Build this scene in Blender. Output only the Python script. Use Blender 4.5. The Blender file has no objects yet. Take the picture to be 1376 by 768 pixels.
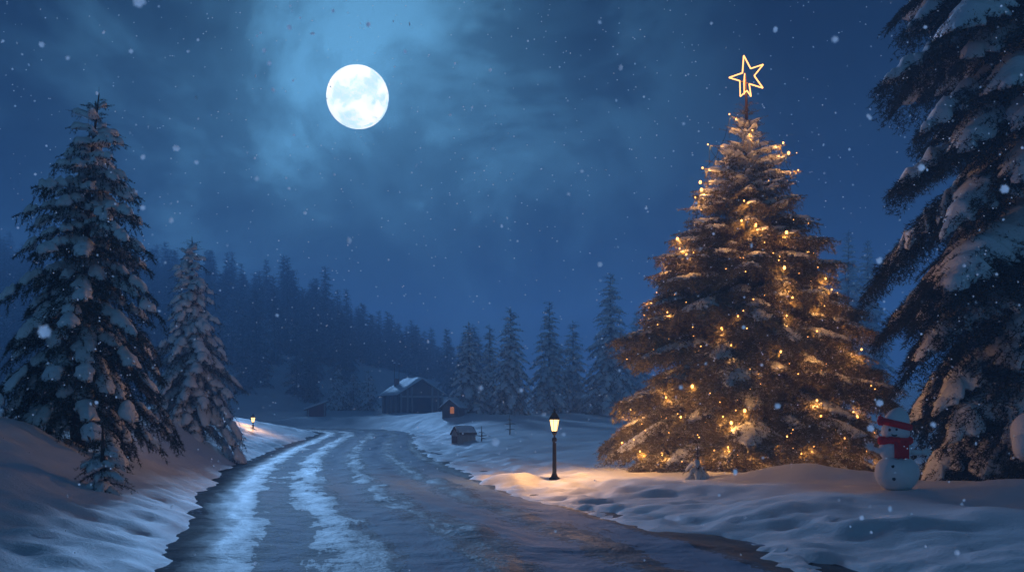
import bpy, bmesh, math, random
import numpy as np
from mathutils import Vector, Matrix, Euler

rng = np.random.default_rng(11)
random.seed(11)
PI = math.pi
scene = bpy.context.scene
COL = scene.collection

# ------------------------------------------------------------------ camera frame (level camera, shifted lens)
F, CX, HY, HC = 1376.0, 688.0, 562.0, 2.0          # focal length in photo pixels, centre column, horizon row, eye height
def at(px, py, Y):
    """world point seen at photo pixel (px, py) at distance Y in front of the camera"""
    return Vector(((px - CX) / F * Y, Y, HC + (HY - py) / F * Y))

# ------------------------------------------------------------------ object helpers
def link(o, parent=None):
    COL.objects.link(o)
    if parent is not None: o.parent = parent
    return o

def tag(o, label, cat, group=None):
    o['label'] = label; o['category'] = cat
    if group: o['group'] = group
    return o

def thing(name, label, cat, loc=(0, 0, 0), rz=0.0, group=None):
    o = bpy.data.objects.new(name, None); o.empty_display_size = .2
    link(o); o.location = loc; o.rotation_euler = (0, 0, rz)
    return tag(o, label, cat, group)

def mesh_np(name, V, tris=None, quads=None, smooth=False):
    me = bpy.data.meshes.new(name)
    V = np.asarray(V, dtype=np.float32).reshape(-1, 3)
    me.vertices.add(len(V)); me.vertices.foreach_set('co', V.ravel())
    loops = []; tot = []
    if tris is not None and len(tris):
        t = np.asarray(tris, dtype=np.int32).reshape(-1, 3); loops.append(t.ravel()); tot.append(np.full(len(t), 3, np.int32))
    if quads is not None and len(quads):
        q = np.asarray(quads, dtype=np.int32).reshape(-1, 4); loops.append(q.ravel()); tot.append(np.full(len(q), 4, np.int32))
    L = np.concatenate(loops); T = np.concatenate(tot)
    S = np.concatenate(([0], np.cumsum(T)[:-1])).astype(np.int32)
    me.loops.add(len(L)); me.loops.foreach_set('vertex_index', L)
    me.polygons.add(len(T)); me.polygons.foreach_set('loop_start', S)
    try: me.polygons.foreach_set('loop_total', T)
    except Exception: pass
    if smooth: me.polygons.foreach_set('use_smooth', np.ones(len(T), dtype=bool))
    me.update(calc_edges=True); me.validate()
    return me

def obj(name, me, mat, parent=None, loc=None):
    if isinstance(me, bmesh.types.BMesh):
        m2 = bpy.data.meshes.new(name); me.to_mesh(m2); me.free(); me = m2
    o = bpy.data.objects.new(name, me)
    if mat is not None and not me.materials: me.materials.append(mat)
    link(o, parent)
    if loc is not None: o.location = loc
    return o

def copy_tree(root, label=None):
    r = root.copy(); COL.objects.link(r)
    if label: r['label'] = label
    for ch in list(root.children):
        c = ch.copy(); COL.objects.link(c); c.parent = r
        for g in list(ch.children):
            d = g.copy(); COL.objects.link(d); d.parent = c
    return r

def bm_lathe(prof, n=24, bm=None, z0=0.0, cx=0, cy=0, twist=0.0, smooth=True):
    bm = bm or bmesh.new(); rings = []
    for r, z in prof:
        if r < 1e-5: rings.append([bm.verts.new((cx, cy, z + z0))])
        else: rings.append([bm.verts.new((cx + r * math.cos(2 * PI * k / n + twist), cy + r * math.sin(2 * PI * k / n + twist), z + z0)) for k in range(n)])
    for a, b in zip(rings, rings[1:]):
        for k in range(n):
            k2 = (k + 1) % n
            if len(a) == 1 and len(b) == 1: continue
            if len(a) == 1: f = bm.faces.new((a[0], b[k2], b[k])) if False else bm.faces.new((a[0], b[k], b[k2]))
            elif len(b) == 1: f = bm.faces.new((a[k], a[k2], b[0]))
            else: f = bm.faces.new((a[k], a[k2], b[k2], b[k]))
            f.smooth = smooth
    for r in (rings[0], rings[-1]):
        if len(r) > 2:
            bm.faces.new(r)
    bmesh.ops.recalc_face_normals(bm, faces=bm.faces)
    return bm

def bm_box(bm, x0, x1, y0, y1, z0, z1, M=None):
    vs = [Vector(p) for p in ((x0,y0,z0),(x1,y0,z0),(x1,y1,z0),(x0,y1,z0),(x0,y0,z1),(x1,y0,z1),(x1,y1,z1),(x0,y1,z1))]
    if M is not None: vs = [M @ v for v in vs]
    v = [bm.verts.new(p) for p in vs]
    for q in ((0,3,2,1),(4,5,6,7),(0,1,5,4),(1,2,6,5),(2,3,7,6),(3,0,4,7)): bm.faces.new([v[i] for i in q])
    return bm

def bm_tube(bm, pts, rad, n=8, cap=True):
    pts = [Vector(p) for p in pts]
    rads = rad if isinstance(rad, (list, tuple)) else [rad] * len(pts)
    rings = []; up = Vector((0.13, 0.21, 0.97))
    for i, p in enumerate(pts):
        d = (pts[min(i + 1, len(pts) - 1)] - pts[max(i - 1, 0)]).normalized()
        s = d.cross(up)
        if s.length < .05: s = d.cross(Vector((1, 0, 0)))
        s.normalize(); t = s.cross(d)
        rings.append([bm.verts.new(p + (s * math.cos(2 * PI * k / n) + t * math.sin(2 * PI * k / n)) * rads[i]) for k in range(n)])
    for a, b in zip(rings, rings[1:]):
        for k in range(n):
            f = bm.faces.new((a[k], a[(k + 1) % n], b[(k + 1) % n], b[k])); f.smooth = True
    if cap:
        bm.faces.new(rings[0][::-1]); bm.faces.new(rings[-1])
    return bm

def bm_blob(bm, c, r, seg=24, rings=16, rough=0.0, seed=0, M=None):
    """ellipsoid with a gently uneven surface"""
    c = Vector(c); r = Vector(r) if not isinstance(r, (int, float)) else Vector((r, r, r))
    rr = np.random.default_rng(seed); ph = rr.uniform(0, 6.28, 9); fr = rr.uniform(1.5, 4.5, (9, 3))
    R = []
    for i in range(rings + 1):
        th = PI * i / rings; row = []
        for k in range(1 if i in (0, rings) else seg):
            fi = 2 * PI * k / seg
            d = Vector((math.sin(th) * math.cos(fi), math.sin(th) * math.sin(fi), math.cos(th)))
            s = 1 + rough * sum(math.sin(fr[j] @ np.array(d) + ph[j]) for j in range(9)) / 3
            p = Vector((d.x * r.x, d.y * r.y, d.z * r.z)) * s
            if M is not None: p = M @ p
            row.append(bm.verts.new(c + p))
        R.append(row)
    for i in range(rings):
        a, b = R[i], R[i + 1]
        for k in range(seg):
            k2 = (k + 1) % seg
            if i == 0: f = bm.faces.new((a[0], b[k], b[k2]))
            elif i == rings - 1: f = bm.faces.new((a[k2], a[k], b[0]))
            else: f = bm.faces.new((a[k2], a[k], b[k], b[k2]))
            f.smooth = True
    bmesh.ops.recalc_face_normals(bm, faces=bm.faces)
    return bm

# ------------------------------------------------------------------ materials
def new_mat(name):
    m = bpy.data.materials.new(name); m.use_nodes = True
    nt = m.node_tree; nt.nodes.clear()
    out = nt.nodes.new('ShaderNodeOutputMaterial')
    return m, nt, out
def N(nt, typ, **kw):
    n = nt.nodes.new(typ)
    for k, v in kw.items(): setattr(n, k, v)
    return n
def principled(nt, out, col=(.5,.5,.5), rough=.6, **inp):
    b = nt.nodes.new('ShaderNodeBsdfPrincipled')
    b.inputs['Base Color'].default_value = (*col, 1); b.inputs['Roughness'].default_value = rough
    for k, v in inp.items(): b.inputs[k].default_value = v
    nt.links.new(b.outputs[0], out.inputs['Surface']); return b
def noise(nt, scale, detail=3, rough=.55, vec=None, dist=0.0):
    n = nt.nodes.new('ShaderNodeTexNoise'); n.inputs['Scale'].default_value = scale
    n.inputs['Detail'].default_value = detail; n.inputs['Roughness'].default_value = rough
    n.inputs['Distortion'].default_value = dist
    if vec is not None: nt.links.new(vec, n.inputs['Vector'])
    return n
def ramp(nt, src, stops):
    r = nt.nodes.new('ShaderNodeValToRGB'); e = r.color_ramp.elements
    while len(e) > 1: e.remove(e[-1])
    for i, (p, c) in enumerate(stops):
        q = e[0] if i == 0 else e.new(p)
        q.position = p; q.color = (*c, 1) if not isinstance(c, (int, float)) else (c, c, c, 1)
    nt.links.new(src, r.inputs[0]); return r
def bump(nt, h, strength, dist, normal=None):
    b = nt.nodes.new('ShaderNodeBump'); b.inputs['Strength'].default_value = strength; b.inputs['Distance'].default_value = dist
    nt.links.new(h, b.inputs['Height'])
    if normal is not None: nt.links.new(normal, b.inputs['Normal'])
    return b
def mixcol(nt, fac, a, b):
    m = nt.nodes.new('ShaderNodeMix'); m.data_type = 'RGBA'
    for sock, v in ((m.inputs[0], fac), (m.inputs[6], a), (m.inputs[7], b)):
        if isinstance(v, bpy.types.NodeSocket): nt.links.new(v, sock)
        elif isinstance(v, (int, float)): sock.default_value = v
        else: sock.default_value = (*v, 1)
    return m.outputs[2]
def math_n(nt, op, a, b=None, clamp=False):
    m = nt.nodes.new('ShaderNodeMath'); m.operation = op; m.use_clamp = clamp
    for i, v in enumerate((a, b)):
        if v is None: continue
        if isinstance(v, bpy.types.NodeSocket): nt.links.new(v, m.inputs[i])
        else: m.inputs[i].default_value = v
    return m.outputs[0]

def mat_simple(name, col, rough=.6, var=.25, scale=12, bumpd=.004, **inp):
    m, nt, out = new_mat(name); b = principled(nt, out, col, rough, **inp)
    tc = N(nt, 'ShaderNodeTexCoord'); n = noise(nt, scale, 4, .6, tc.outputs['Object'])
    r = ramp(nt, n.outputs[0], [(.25, tuple(c * (1 - var) for c in col)), (.75, tuple(min(1, c * (1 + var)) for c in col))])
    nt.links.new(r.outputs[0], b.inputs['Base Color'])
    nt.links.new(bump(nt, n.outputs[0], .6, bumpd).outputs[0], b.inputs['Normal'])
    return m

def mat_snow(name, col=(.80, .82, .86), s1=1.6, s2=22, d1=.05, d2=.012):
    m, nt, out = new_mat(name); b = principled(nt, out, col, .62)
    b.inputs['Specular IOR Level'].default_value = .25
    tc = N(nt, 'ShaderNodeTexCoord'); ve = tc.outputs['Object']
    a = noise(nt, s1, 4, .5, ve); c = noise(nt, s2, 3, .6, ve)
    nt.links.new(ramp(nt, a.outputs[0], [(.3, tuple(x * .93 for x in col)), (.7, col)]).outputs[0], b.inputs['Base Color'])
    b1 = bump(nt, a.outputs[0], 1, d1); b2 = bump(nt, c.outputs[0], 1, d2, b1.outputs[0])
    g3 = noise(nt, s2 * 4.5, 2, .7, ve); b3 = bump(nt, g3.outputs[0], 1, d2 * .35, b2.outputs[0])
    nt.links.new(b3.outputs[0], b.inputs['Normal']); return m

def mat_needles(name, dark, light, frost=.0, frost_col=(.75, .78, .84), warm=None):
    """fir needles; up-facing blades carry settled frost by share `frost`"""
    m, nt, out = new_mat(name); b = principled(nt, out, dark, .7); b.inputs['Specular IOR Level'].default_value = .2
    tc = N(nt, 'ShaderNodeTexCoord'); g = N(nt, 'ShaderNodeNewGeometry')
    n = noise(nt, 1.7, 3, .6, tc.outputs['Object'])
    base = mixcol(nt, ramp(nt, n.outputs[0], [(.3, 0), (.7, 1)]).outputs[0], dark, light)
    if frost > 0:
        sx = N(nt, 'ShaderNodeSeparateXYZ'); nt.links.new(g.outputs['Normal'], sx.inputs[0])
        n2 = noise(nt, 3.1, 3, .6, tc.outputs['Object'])
        lift = math_n(nt, 'ADD', math_n(nt, 'MULTIPLY', sx.outputs[2], .9), math_n(nt, 'MULTIPLY', math_n(nt, 'SUBTRACT', n2.outputs[0], .5), 1.5))
        f = ramp(nt, lift, [(max(0, .72 - frost * .6), 0), (min(1, .95 - frost * .5), 1)])
        base = mixcol(nt, f.outputs[0], base, frost_col)
    nt.links.new(base, b.inputs['Base Color']); return m

M = {}
M['snow'] = mat_snow('snow')
M['tree_snow'] = mat_snow('tree_snow', (.80, .82, .86), 3.0, 14, .05, .02)
M['frost'] = mat_snow('frost', (.74, .75, .78), 5.0, 26, .05, .02)
M['snowman_snow'] = mat_snow('packed_snow', (.82, .83, .85), 3.0, 40, .03, .008)
M['bark'] = mat_simple('bark', (.07, .045, .03), .9, .5, 9, .03)
M['fir'] = mat_needles('fir_needles', (.018, .026, .017), (.045, .055, .032), .12)
M['fir_dark'] = mat_needles('dark_fir_needles', (.012, .017, .012), (.03, .036, .022), .0)
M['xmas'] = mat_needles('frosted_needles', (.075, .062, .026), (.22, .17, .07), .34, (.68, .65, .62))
M['mid'] = mat_needles('snowy_needles', (.02, .03, .024), (.05, .06, .045), .42)
M['rime'] = mat_needles('rimed_needles', (.10, .10, .09), (.2, .2, .18), .85)
M['far'] = mat_needles('far_needles', (.018, .028, .024), (.045, .055, .045), .18)
M['iron'] = mat_simple('painted_iron', (.035, .026, .020), .5, .3, 20, .002, Metallic=.3)
M['red'] = mat_simple('red_wool', (.80, .018, .018), .9, .25, 60, .006)
M['red_dark'] = mat_simple('dark_red_wool', (.62, .012, .012), .9, .25, 60, .006)
M['coal'] = mat_simple('coal', (.02, .02, .022), .6, .3, 30, .003)
M['wire'] = mat_simple('green_wire', (.015, .03, .015), .6, .2, 20, .001)
M['rock'] = mat_simple('wet_rock', (.05, .045, .042), .35, .4, 6, .03)

def mat_planks(name, col, scale=6.0, rough=.85):
    m, nt, out = new_mat(name); b = principled(nt, out, col, rough)
    tc = N(nt, 'ShaderNodeTexCoord'); mp = N(nt, 'ShaderNodeMapping'); mp.inputs['Scale'].default_value = (scale, scale, .4)
    nt.links.new(tc.outputs['Object'], mp.inputs[0])
    n = noise(nt, 1.0, 4, .6, mp.outputs[0])
    sx = N(nt, 'ShaderNodeSeparateXYZ'); nt.links.new(tc.outputs['Object'], sx.inputs[0])
    fr = math_n(nt, 'FRACT', math_n(nt, 'MULTIPLY', math_n(nt, 'ADD', sx.outputs[0], sx.outputs[1]), 4.2))
    gap = ramp(nt, fr, [(0, 0), (.07, 1), (.93, 1), (1, 0)])
    c = ramp(nt, n.outputs[0], [(.25, tuple(x * .6 for x in col)), (.75, tuple(x * 1.4 for x in col))])
    nt.links.new(c.outputs[0], b.inputs['Base Color'])
    nt.links.new(bump(nt, gap.outputs[0], .8, .02).outputs[0], b.inputs['Normal']); return m
M['logs'] = mat_planks('weathered_boards', (.13, .075, .05))
M['redwood'] = mat_planks('red_boards', (.20, .045, .035))
M['greywood'] = mat_planks('grey_boards', (.42, .38, .36))
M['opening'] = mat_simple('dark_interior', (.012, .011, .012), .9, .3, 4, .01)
M['rimed_wood'] = mat_simple('rimed_wood', (.30, .27, .26), .8, .25, 9, .01)
M['brick'] = mat_simple('chimney_brick', (.22, .09, .06), .9, .3, 14, .02)

def mat_emit(name, col, strength, sample=True, see_through=0.0):
    m, nt, out = new_mat(name); e = N(nt, 'ShaderNodeEmission'); e.inputs[0].default_value = (*col, 1); e.inputs[1].default_value = strength
    if see_through > 0:
        t = N(nt, 'ShaderNodeBsdfTransparent'); mx = N(nt, 'ShaderNodeMixShader'); mx.inputs[0].default_value = 1 - see_through
        nt.links.new(t.outputs[0], mx.inputs[1]); nt.links.new(e.outputs[0], mx.inputs[2]); nt.links.new(mx.outputs[0], out.inputs['Surface'])
    else: nt.links.new(e.outputs[0], out.inputs['Surface'])
    if not sample: m.cycles.emission_sampling = 'NONE'
    return m
M['lamp_glass'] = mat_emit('lit_lamp_glass', (1.0, .58, .22), 4.2, False, .40)
M['bulb'] = mat_emit('lit_bulb', (1.0, .42, .10), 7.0, False)
M['star'] = mat_emit('lit_star_tube', (1.0, .42, .13), 3.2, True)
M['star_pole'] = mat_simple('star_stem', (.12, .06, .03), .6, .3, 20, .002)
M['lit_window'] = mat_emit('lit_window', (1.0, .35, .10), .35, False)

# flakes: loose ice clusters that let light through
m, nt, out = new_mat('snowflake')
d = N(nt, 'ShaderNodeBsdfDiffuse'); d.inputs[0].default_value = (.95, .95, .97, 1)
t = N(nt, 'ShaderNodeBsdfTranslucent'); t.inputs[0].default_value = (.97, .97, 1, 1)
mx = N(nt, 'ShaderNodeMixShader'); mx.inputs[0].default_value = .8
nt.links.new(d.outputs[0], mx.inputs[1]); nt.links.new(t.outputs[0], mx.inputs[2])
rf = N(nt, 'ShaderNodeBsdfRefraction'); rf.inputs['IOR'].default_value = 1.12; rf.inputs['Roughness'].default_value = .75
mx2 = N(nt, 'ShaderNodeMixShader'); mx2.inputs[0].default_value = .0
nt.links.new(mx.outputs[0], mx2.inputs[1]); nt.links.new(rf.outputs[0], mx2.inputs[2]); nt.links.new(mx2.outputs[0], out.inputs['Surface'])
M['flake'] = m

# ------------------------------------------------------------------ noise fields for the terrain
_lat = np.random.default_rng(5).random((256, 256))
def vnoise(x, y):
    xi = np.floor(x).astype(int); yi = np.floor(y).astype(int); fx = x - xi; fy = y - yi
    fx = fx * fx * fx * (fx * (fx * 6 - 15) + 10); fy = fy * fy * fy * (fy * (fy * 6 - 15) + 10)
    g = lambda a, b: _lat[a & 255, b & 255]
    return (g(xi, yi) * (1 - fx) * (1 - fy) + g(xi + 1, yi) * fx * (1 - fy) + g(xi, yi + 1) * (1 - fx) * fy + g(xi + 1, yi + 1) * fx * fy) * 2 - 1
def fbm(x, y, o=3):
    s = 0; a = 1.0
    for k in range(o):
        s = s + a * vnoise(x * 2 ** k + 17.3 * k, y * 2 ** k + 5.1 * k); a *= .5
    return s
def sstep(a, b, x):
    t = np.clip((x - a) / (b - a), 0, 1); return t * t * (3 - 2 * t)

# road centreline (X, Y) and half width
RC = np.array([(2.5,-40),(2.2,-20),(1.2,0),(.2,8),(-.7,13.4),(-2.2,20),(-4.3,28),(-6.8,40.5),(-9.5,57),(-11.3,72),(-12.6,86),(-14.0,95),(-17.0,102),(-23,107.5),(-32,110.5),(-48,112),(-80,113),(-140,114)], float)
def smooth_path(P, n=12):
    out = []
    for i in range(len(P) - 1):
        p0, p1, p2, p3 = P[max(i-1,0)], P[i], P[i+1], P[min(i+2,len(P)-1)]
        for k in range(n):
            t = k / n
            out.append(.5*((2*p1)+(-p0+p2)*t+(2*p0-5*p1+4*p2-p3)*t*t+(-p0+3*p1-3*p2+p3)*t**3))
    out.append(P[-1]); return np.array(out)
RP = smooth_path(RC)
RTAN = np.gradient(RP, axis=0); RTAN /= np.linalg.norm(RTAN, axis=1)[:, None]
def road_dist(x, y):
    """signed distance from the centreline: right of travel positive"""
    P = np.stack([x.ravel(), y.ravel()], 1); best = np.full(len(P), 1e9); sg = np.zeros(len(P))
    for i in range(len(RP) - 1):
        a = RP[i]; ab = RP[i + 1] - a; L2 = ab @ ab
        t = np.clip(((P - a) @ ab) / L2, 0, 1); dv = P - a - t[:, None] * ab
        d2 = (dv ** 2).sum(1); m_ = d2 < best
        best[m_] = d2[m_]; sg[m_] = np.sign(ab[1] * dv[m_, 0] - ab[0] * dv[m_, 1])
    return (np.sqrt(best) * sg).reshape(x.shape)
def half_w(y): return 4.15 + .45 * sstep(25, 42, y) - .35 * sstep(60, 95, y)
def road_z(y): return 0.95 * sstep(50, 118, y)

RIDGE_X = np.array([-400, -115, -81.6, -65, -45, -31, -15, 2, 30, 60, 400.]) 
RIDGE_Z = np.array([40, 31, 28, 27, 22, 15.5, 10.5, 6.5, 6.5, 8, 14.])
def ground_z(x, y):
    x = np.asarray(x, float); y = np.asarray(y, float)
    d = road_dist(x, y); e = np.abs(d) - half_w(y); zr = road_z(y); left = d < 0
    n1 = fbm(x / 6.5, y / 6.5, 3); n2 = fbm(x / 1.9 + 40, y / 2.4 + 9, 3); n3 = fbm(x / .55, y / .55, 2)
    # ploughed shoulder: uneven cover over the road edge, so its outline wanders
    lip = np.where(left, .17, .05 + .08 * sstep(1.2, 3, e)) * sstep(-.5, .8, e + .55 * n2 * .5) + .075 * n3 * sstep(-.3, .5, e) * (1 - sstep(2.5, 6, e))
    # left bank
    BL = np.interp(y, [-40, 0, 10, 18, 26, 34, 42, 48, 56, 66, 80, 100, 118, 140], [1.0, 1.0, 1.2, 1.55, 1.85, 1.8, 1.8, 2.3, 2.1, 1.9, 1.4, .6, .5, 1.2])
    W = np.interp(y, [0, 14, 24, 36, 46, 54, 70], [8.5, 7.5, 5.2, 4.8, 3.5, 4.5, 6.0])
    hl = BL * sstep(-.1, 1, e / W) + .25 * n1 * sstep(.5, 5, e) + .10 * n2 * sstep(.4, 2.5, e)
    # right field
    far = 2.1 * sstep(38, 112, y) - zr
    hr = .10 * sstep(.8, 4, e) + np.maximum(far, 0) * sstep(0, 9, e) + .16 * n1 * sstep(1.2, 5, e) + .085 * n2 * sstep(.8, 2.5, e) * (1 - .55 * sstep(45, 80, y))
    for mx_, my_, rx, ry, h in ((8.4, 28.2, 2.7, 1.6, .42), (11.0, 22.5, 4.0, 2.0, .28), (6.4, 20.5, 2.4, 1.4, .22), (9.5, 17.5, 2.6, 1.6, .30),
                                (-.05, 31.2, .9, .7, .34), (-1.6, 33.5, 1.1, .6, .2), (5.0, 25.0, 1.8, 1.0, .16), (14.5, 24, 3, 2, .2), (12, 15, 3.5, 2, .35)):
        hr = hr + h * np.exp(-((x - mx_) / rx) ** 2 - ((y - my_) / ry) ** 2)
    mound = .5 * np.exp(-((x + 5.5) / 7) ** 2 - ((y - 104) / 8) ** 2)          # drift at the outside of the bend
    hr = hr + mound * sstep(0, 4, e)
    h = zr + lip + np.where(left, hl, hr)
    # carriageway: the snow sheet dips under the road surface
    under = zr - .10
    k = sstep(-.55, .05, e + .28 * n2 + .10 * n3)
    h = under * (1 - k) + h * k
    # wet verge showing through thin snow along the right edge
    wet = sstep(.44, .95, fbm(y / 1.5 + 3.7, e / .50 + 8.2, 4) + .30 * np.exp(-((e - .45) / .40) ** 2)) * sstep(-.3, .1, e) * (1 - sstep(.9, 1.5, e)) * (~left) * sstep(12.5, 13.5, y) * (1 - sstep(24, 30, y))
    h = h * (1 - wet) + np.minimum(h, zr - .075) * wet
    # rising land behind
    rg = np.interp(x / np.maximum(y, 60) * 230, RIDGE_X, RIDGE_Z)
    hill = sstep(126, 240, y) ** 1.3 * (rg - 2) * (1 + .10 * fbm(x / 22, y / 22, 2))
    h = h + hill * sstep(4, 14, e) + np.where(y > 118, 0.6 * sstep(118, 134, y) * sstep(1, 8, e), 0) * (1 - .0 * x)
    h = h + .35 * fbm(x / 16 + 3, y / 16, 2) * sstep(60, 130, y) * sstep(3, 9, e)
    return h
def gz(x, y): return float(ground_z(np.array([[x]]), np.array([[y]]))[0, 0])

def ground_hit(px, py):
    Yq = np.arange(9, 140, .1); xq = (px - CX) / F * Yq
    d_ = HC + (HY - py) / F * Yq - np.array(ground_z(xq[None, :], Yq[None, :]))[0]
    i = int(np.argmax(d_ <= 0)); return float(Yq[i])
# ground sheet
ys = np.concatenate([np.linspace(-45, 4, 34), 4 + (np.geomspace(1, 420, 520) - 1) * 1.0 + 0.08 * np.arange(520) * 0])
ys = np.concatenate([np.linspace(-45, 5, 34)[:-1], 5 + np.cumsum(np.clip(np.geomspace(.06, 6.5, 500), .06, 6.5))])
u = np.linspace(-1, 1, 460); u = np.sign(u) * (np.abs(u) ** 1.25)
YY = np.repeat(ys[:, None], len(u), 1); XX = u[None, :] * (np.maximum(YY, 0) * 1.25 + 34)
ZZ = ground_z(XX, YY)
def grid_faces(r, c):
    i = np.arange(r - 1)[:, None] * c + np.arange(c - 1)[None, :]
    return np.stack([i, i + 1, i + c + 1, i + c], -1).reshape(-1, 4)
go = obj('snow_ground', mesh_np('snow_ground', np.stack([XX, YY, ZZ], -1).reshape(-1, 3), quads=grid_faces(*XX.shape), smooth=True), M['snow'])
go['kind'] = 'structure'

# ------------------------------------------------------------------ road
m, nt, out = new_mat('icy_road'); b = principled(nt, out, (.05, .05, .055), .3)
tc = N(nt, 'ShaderNodeTexCoord'); uvs = N(nt, 'ShaderNodeSeparateXYZ'); nt.links.new(tc.outputs['UV'], uvs.inputs[0])   # u: metres across, v: metres along
def uvmap(sx, sy):
    mp = N(nt, 'ShaderNodeMapping'); mp.inputs['Scale'].default_value = (sx, sy, 1); nt.links.new(tc.outputs['UV'], mp.inputs[0]); return mp.outputs[0]
nA = noise(nt, 1.0, 5, .62, uvmap(.55, .22), .6)           # broad patches of packed snow
nB = noise(nt, 1.0, 4, .6, uvmap(1.3, .35), .8)            # streaks along the wheel tracks
nC = noise(nt, 1.0, 3, .7, uvmap(9, 6))                    # grain
nD = noise(nt, 1.0, 3, .6, uvmap(1.2, 1.1), .5)              # ripples
# packed snow is thicker to the right of the crown and between the wheel tracks
side = ramp(nt, math_n(nt, 'ADD', math_n(nt, 'MULTIPLY', uvs.outputs[0], .1), .5), [(0, 0), (.12, .02), (.30, .25), (.5, .52), (.72, .75), (.86, .62), (.915, .15), (.94, .16)])
nE = noise(nt, 1.0, 4, .65, uvmap(2.0, .42), .7)
wt = math_n(nt, 'MULTIPLY', math_n(nt, 'COSINE', math_n(nt, 'MULTIPLY', math_n(nt, 'ADD', uvs.outputs[0], math_n(nt, 'MULTIPLY', nB.outputs[0], .5)), 3.3)), .20)
cov = math_n(nt, 'ADD', math_n(nt, 'ADD', math_n(nt, 'MULTIPLY', side.outputs[0], .55), wt), math_n(nt, 'ADD', math_n(nt, 'MULTIPLY', nA.outputs[0], .75), math_n(nt, 'MULTIPLY', nB.outputs[0], .45)))
covg = math_n(nt, 'ADD', math_n(nt, 'ADD', cov, math_n(nt, 'MULTIPLY', math_n(nt, 'SUBTRACT', nE.outputs[0], .5), .75)), math_n(nt, 'MULTIPLY', nC.outputs[0], .18))
cf = ramp(nt, math_n(nt, 'ADD', covg, math_n(nt, 'MULTIPLY', math_n(nt, 'SUBTRACT', nC.outputs[0], .5), .5)), [(.74, 0), (1.0, .30), (1.32, 1)])
nt.links.new(mixcol(nt, cf.outputs[0], (.020, .026, .036), (.18, .25, .35)), b.inputs['Base Color'])
rr_ = ramp(nt, math_n(nt, 'ADD', covg, math_n(nt, 'MULTIPLY', nD.outputs[0], .3)), [(.62, .57), (1.0, .66), (1.35, .76)])
edge_ = ramp(nt, math_n(nt, 'ADD', math_n(nt, 'MULTIPLY', math_n(nt, 'ADD', uvs.outputs[0], math_n(nt, 'MULTIPLY', nB.outputs[0], 1.2)), .08), .5), [(.22, .40), (.30, 0), (.88, 0), (.92, .30)])   # gritty verges
nt.links.new(math_n(nt, 'ADD', rr_.outputs[0], edge_.outputs[0], True), b.inputs['Roughness'])
b.inputs['Specular IOR Level'].default_value = .5; nt.links.new(ramp(nt, cf.outputs[0], [(0, .16), (1, .10)]).outputs[0], b.inputs['Specular IOR Level'])
b1 = bump(nt, nA.outputs[0], 1, .07); b2 = bump(nt, nD.outputs[0], 1, .05, b1.outputs[0]); b3 = bump(nt, nC.outputs[0], 1, .018, b2.outputs[0])
nt.links.new(b3.outputs[0], b.inputs['Normal']); M['road'] = m
# dense strip along the centreline
def resample(P, step):
    s = np.concatenate(([0], np.cumsum(np.linalg.norm(np.diff(P, axis=0), axis=1)))); out_s = [0]
    while out_s[-1] < s[-1]:
        Yq = np.interp(out_s[-1], s, P[:, 1]); out_s.append(out_s[-1] + (step if Yq > 3 else 1.0) * max(1, Yq / 28))
    q = np.array(out_s[:-1]); return np.stack([np.interp(q, s, P[:, 0]), np.interp(q, s, P[:, 1])], 1), q
C_, S_ = resample(RP, .12)
Tn = np.gradient(C_, axis=0); Tn /= np.linalg.norm(Tn, axis=1)[:, None]; Nr = np.stack([Tn[:, 1], -Tn[:, 0]], 1)
ua = np.linspace(-1, 1, 90); hw = (half_w(C_[:, 1]) + 1.9)[:, None] * ua[None, :]
RX = C_[:, :1] + Nr[:, :1] * hw; RY = C_[:, 1:] + Nr[:, 1:] * hw
SV = np.repeat(S_[:, None], 90, 1)
rut = -.05 * (np.exp(-((hw + 1.9) / .45) ** 2) + np.exp(-((hw + .1) / .45) ** 2) + np.exp(-((hw - 2.1) / .45) ** 2))
RZ = road_z(RY) + .05 * (1 - (hw / 4.5) ** 2) * .5 + rut + .028 * fbm(hw / 1.1 + 70, SV / 3.8, 3) + .016 * fbm(hw / .35, SV / .8, 2) \
     + .05 * np.maximum(0, fbm(hw / .9 + 9, SV / 1.5 + 3, 2) - .35) * sstep(-2, 1, hw)
me = mesh_np('road', np.stack([RX, RY, RZ], -1).reshape(-1, 3), quads=grid_faces(*RX.shape)[:, ::-1], smooth=True)
uvl = me.uv_layers.new(name='UVMap'); li = np.empty(len(me.loops), np.int32); me.loops.foreach_get('vertex_index', li)
UV = np.stack([hw.reshape(-1), SV.reshape(-1)], 1)[li]; uvl.data.foreach_set('uv', UV.astype(np.float32).ravel())
ro = obj('road', me, M['road']); ro['kind'] = 'structure'

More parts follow.
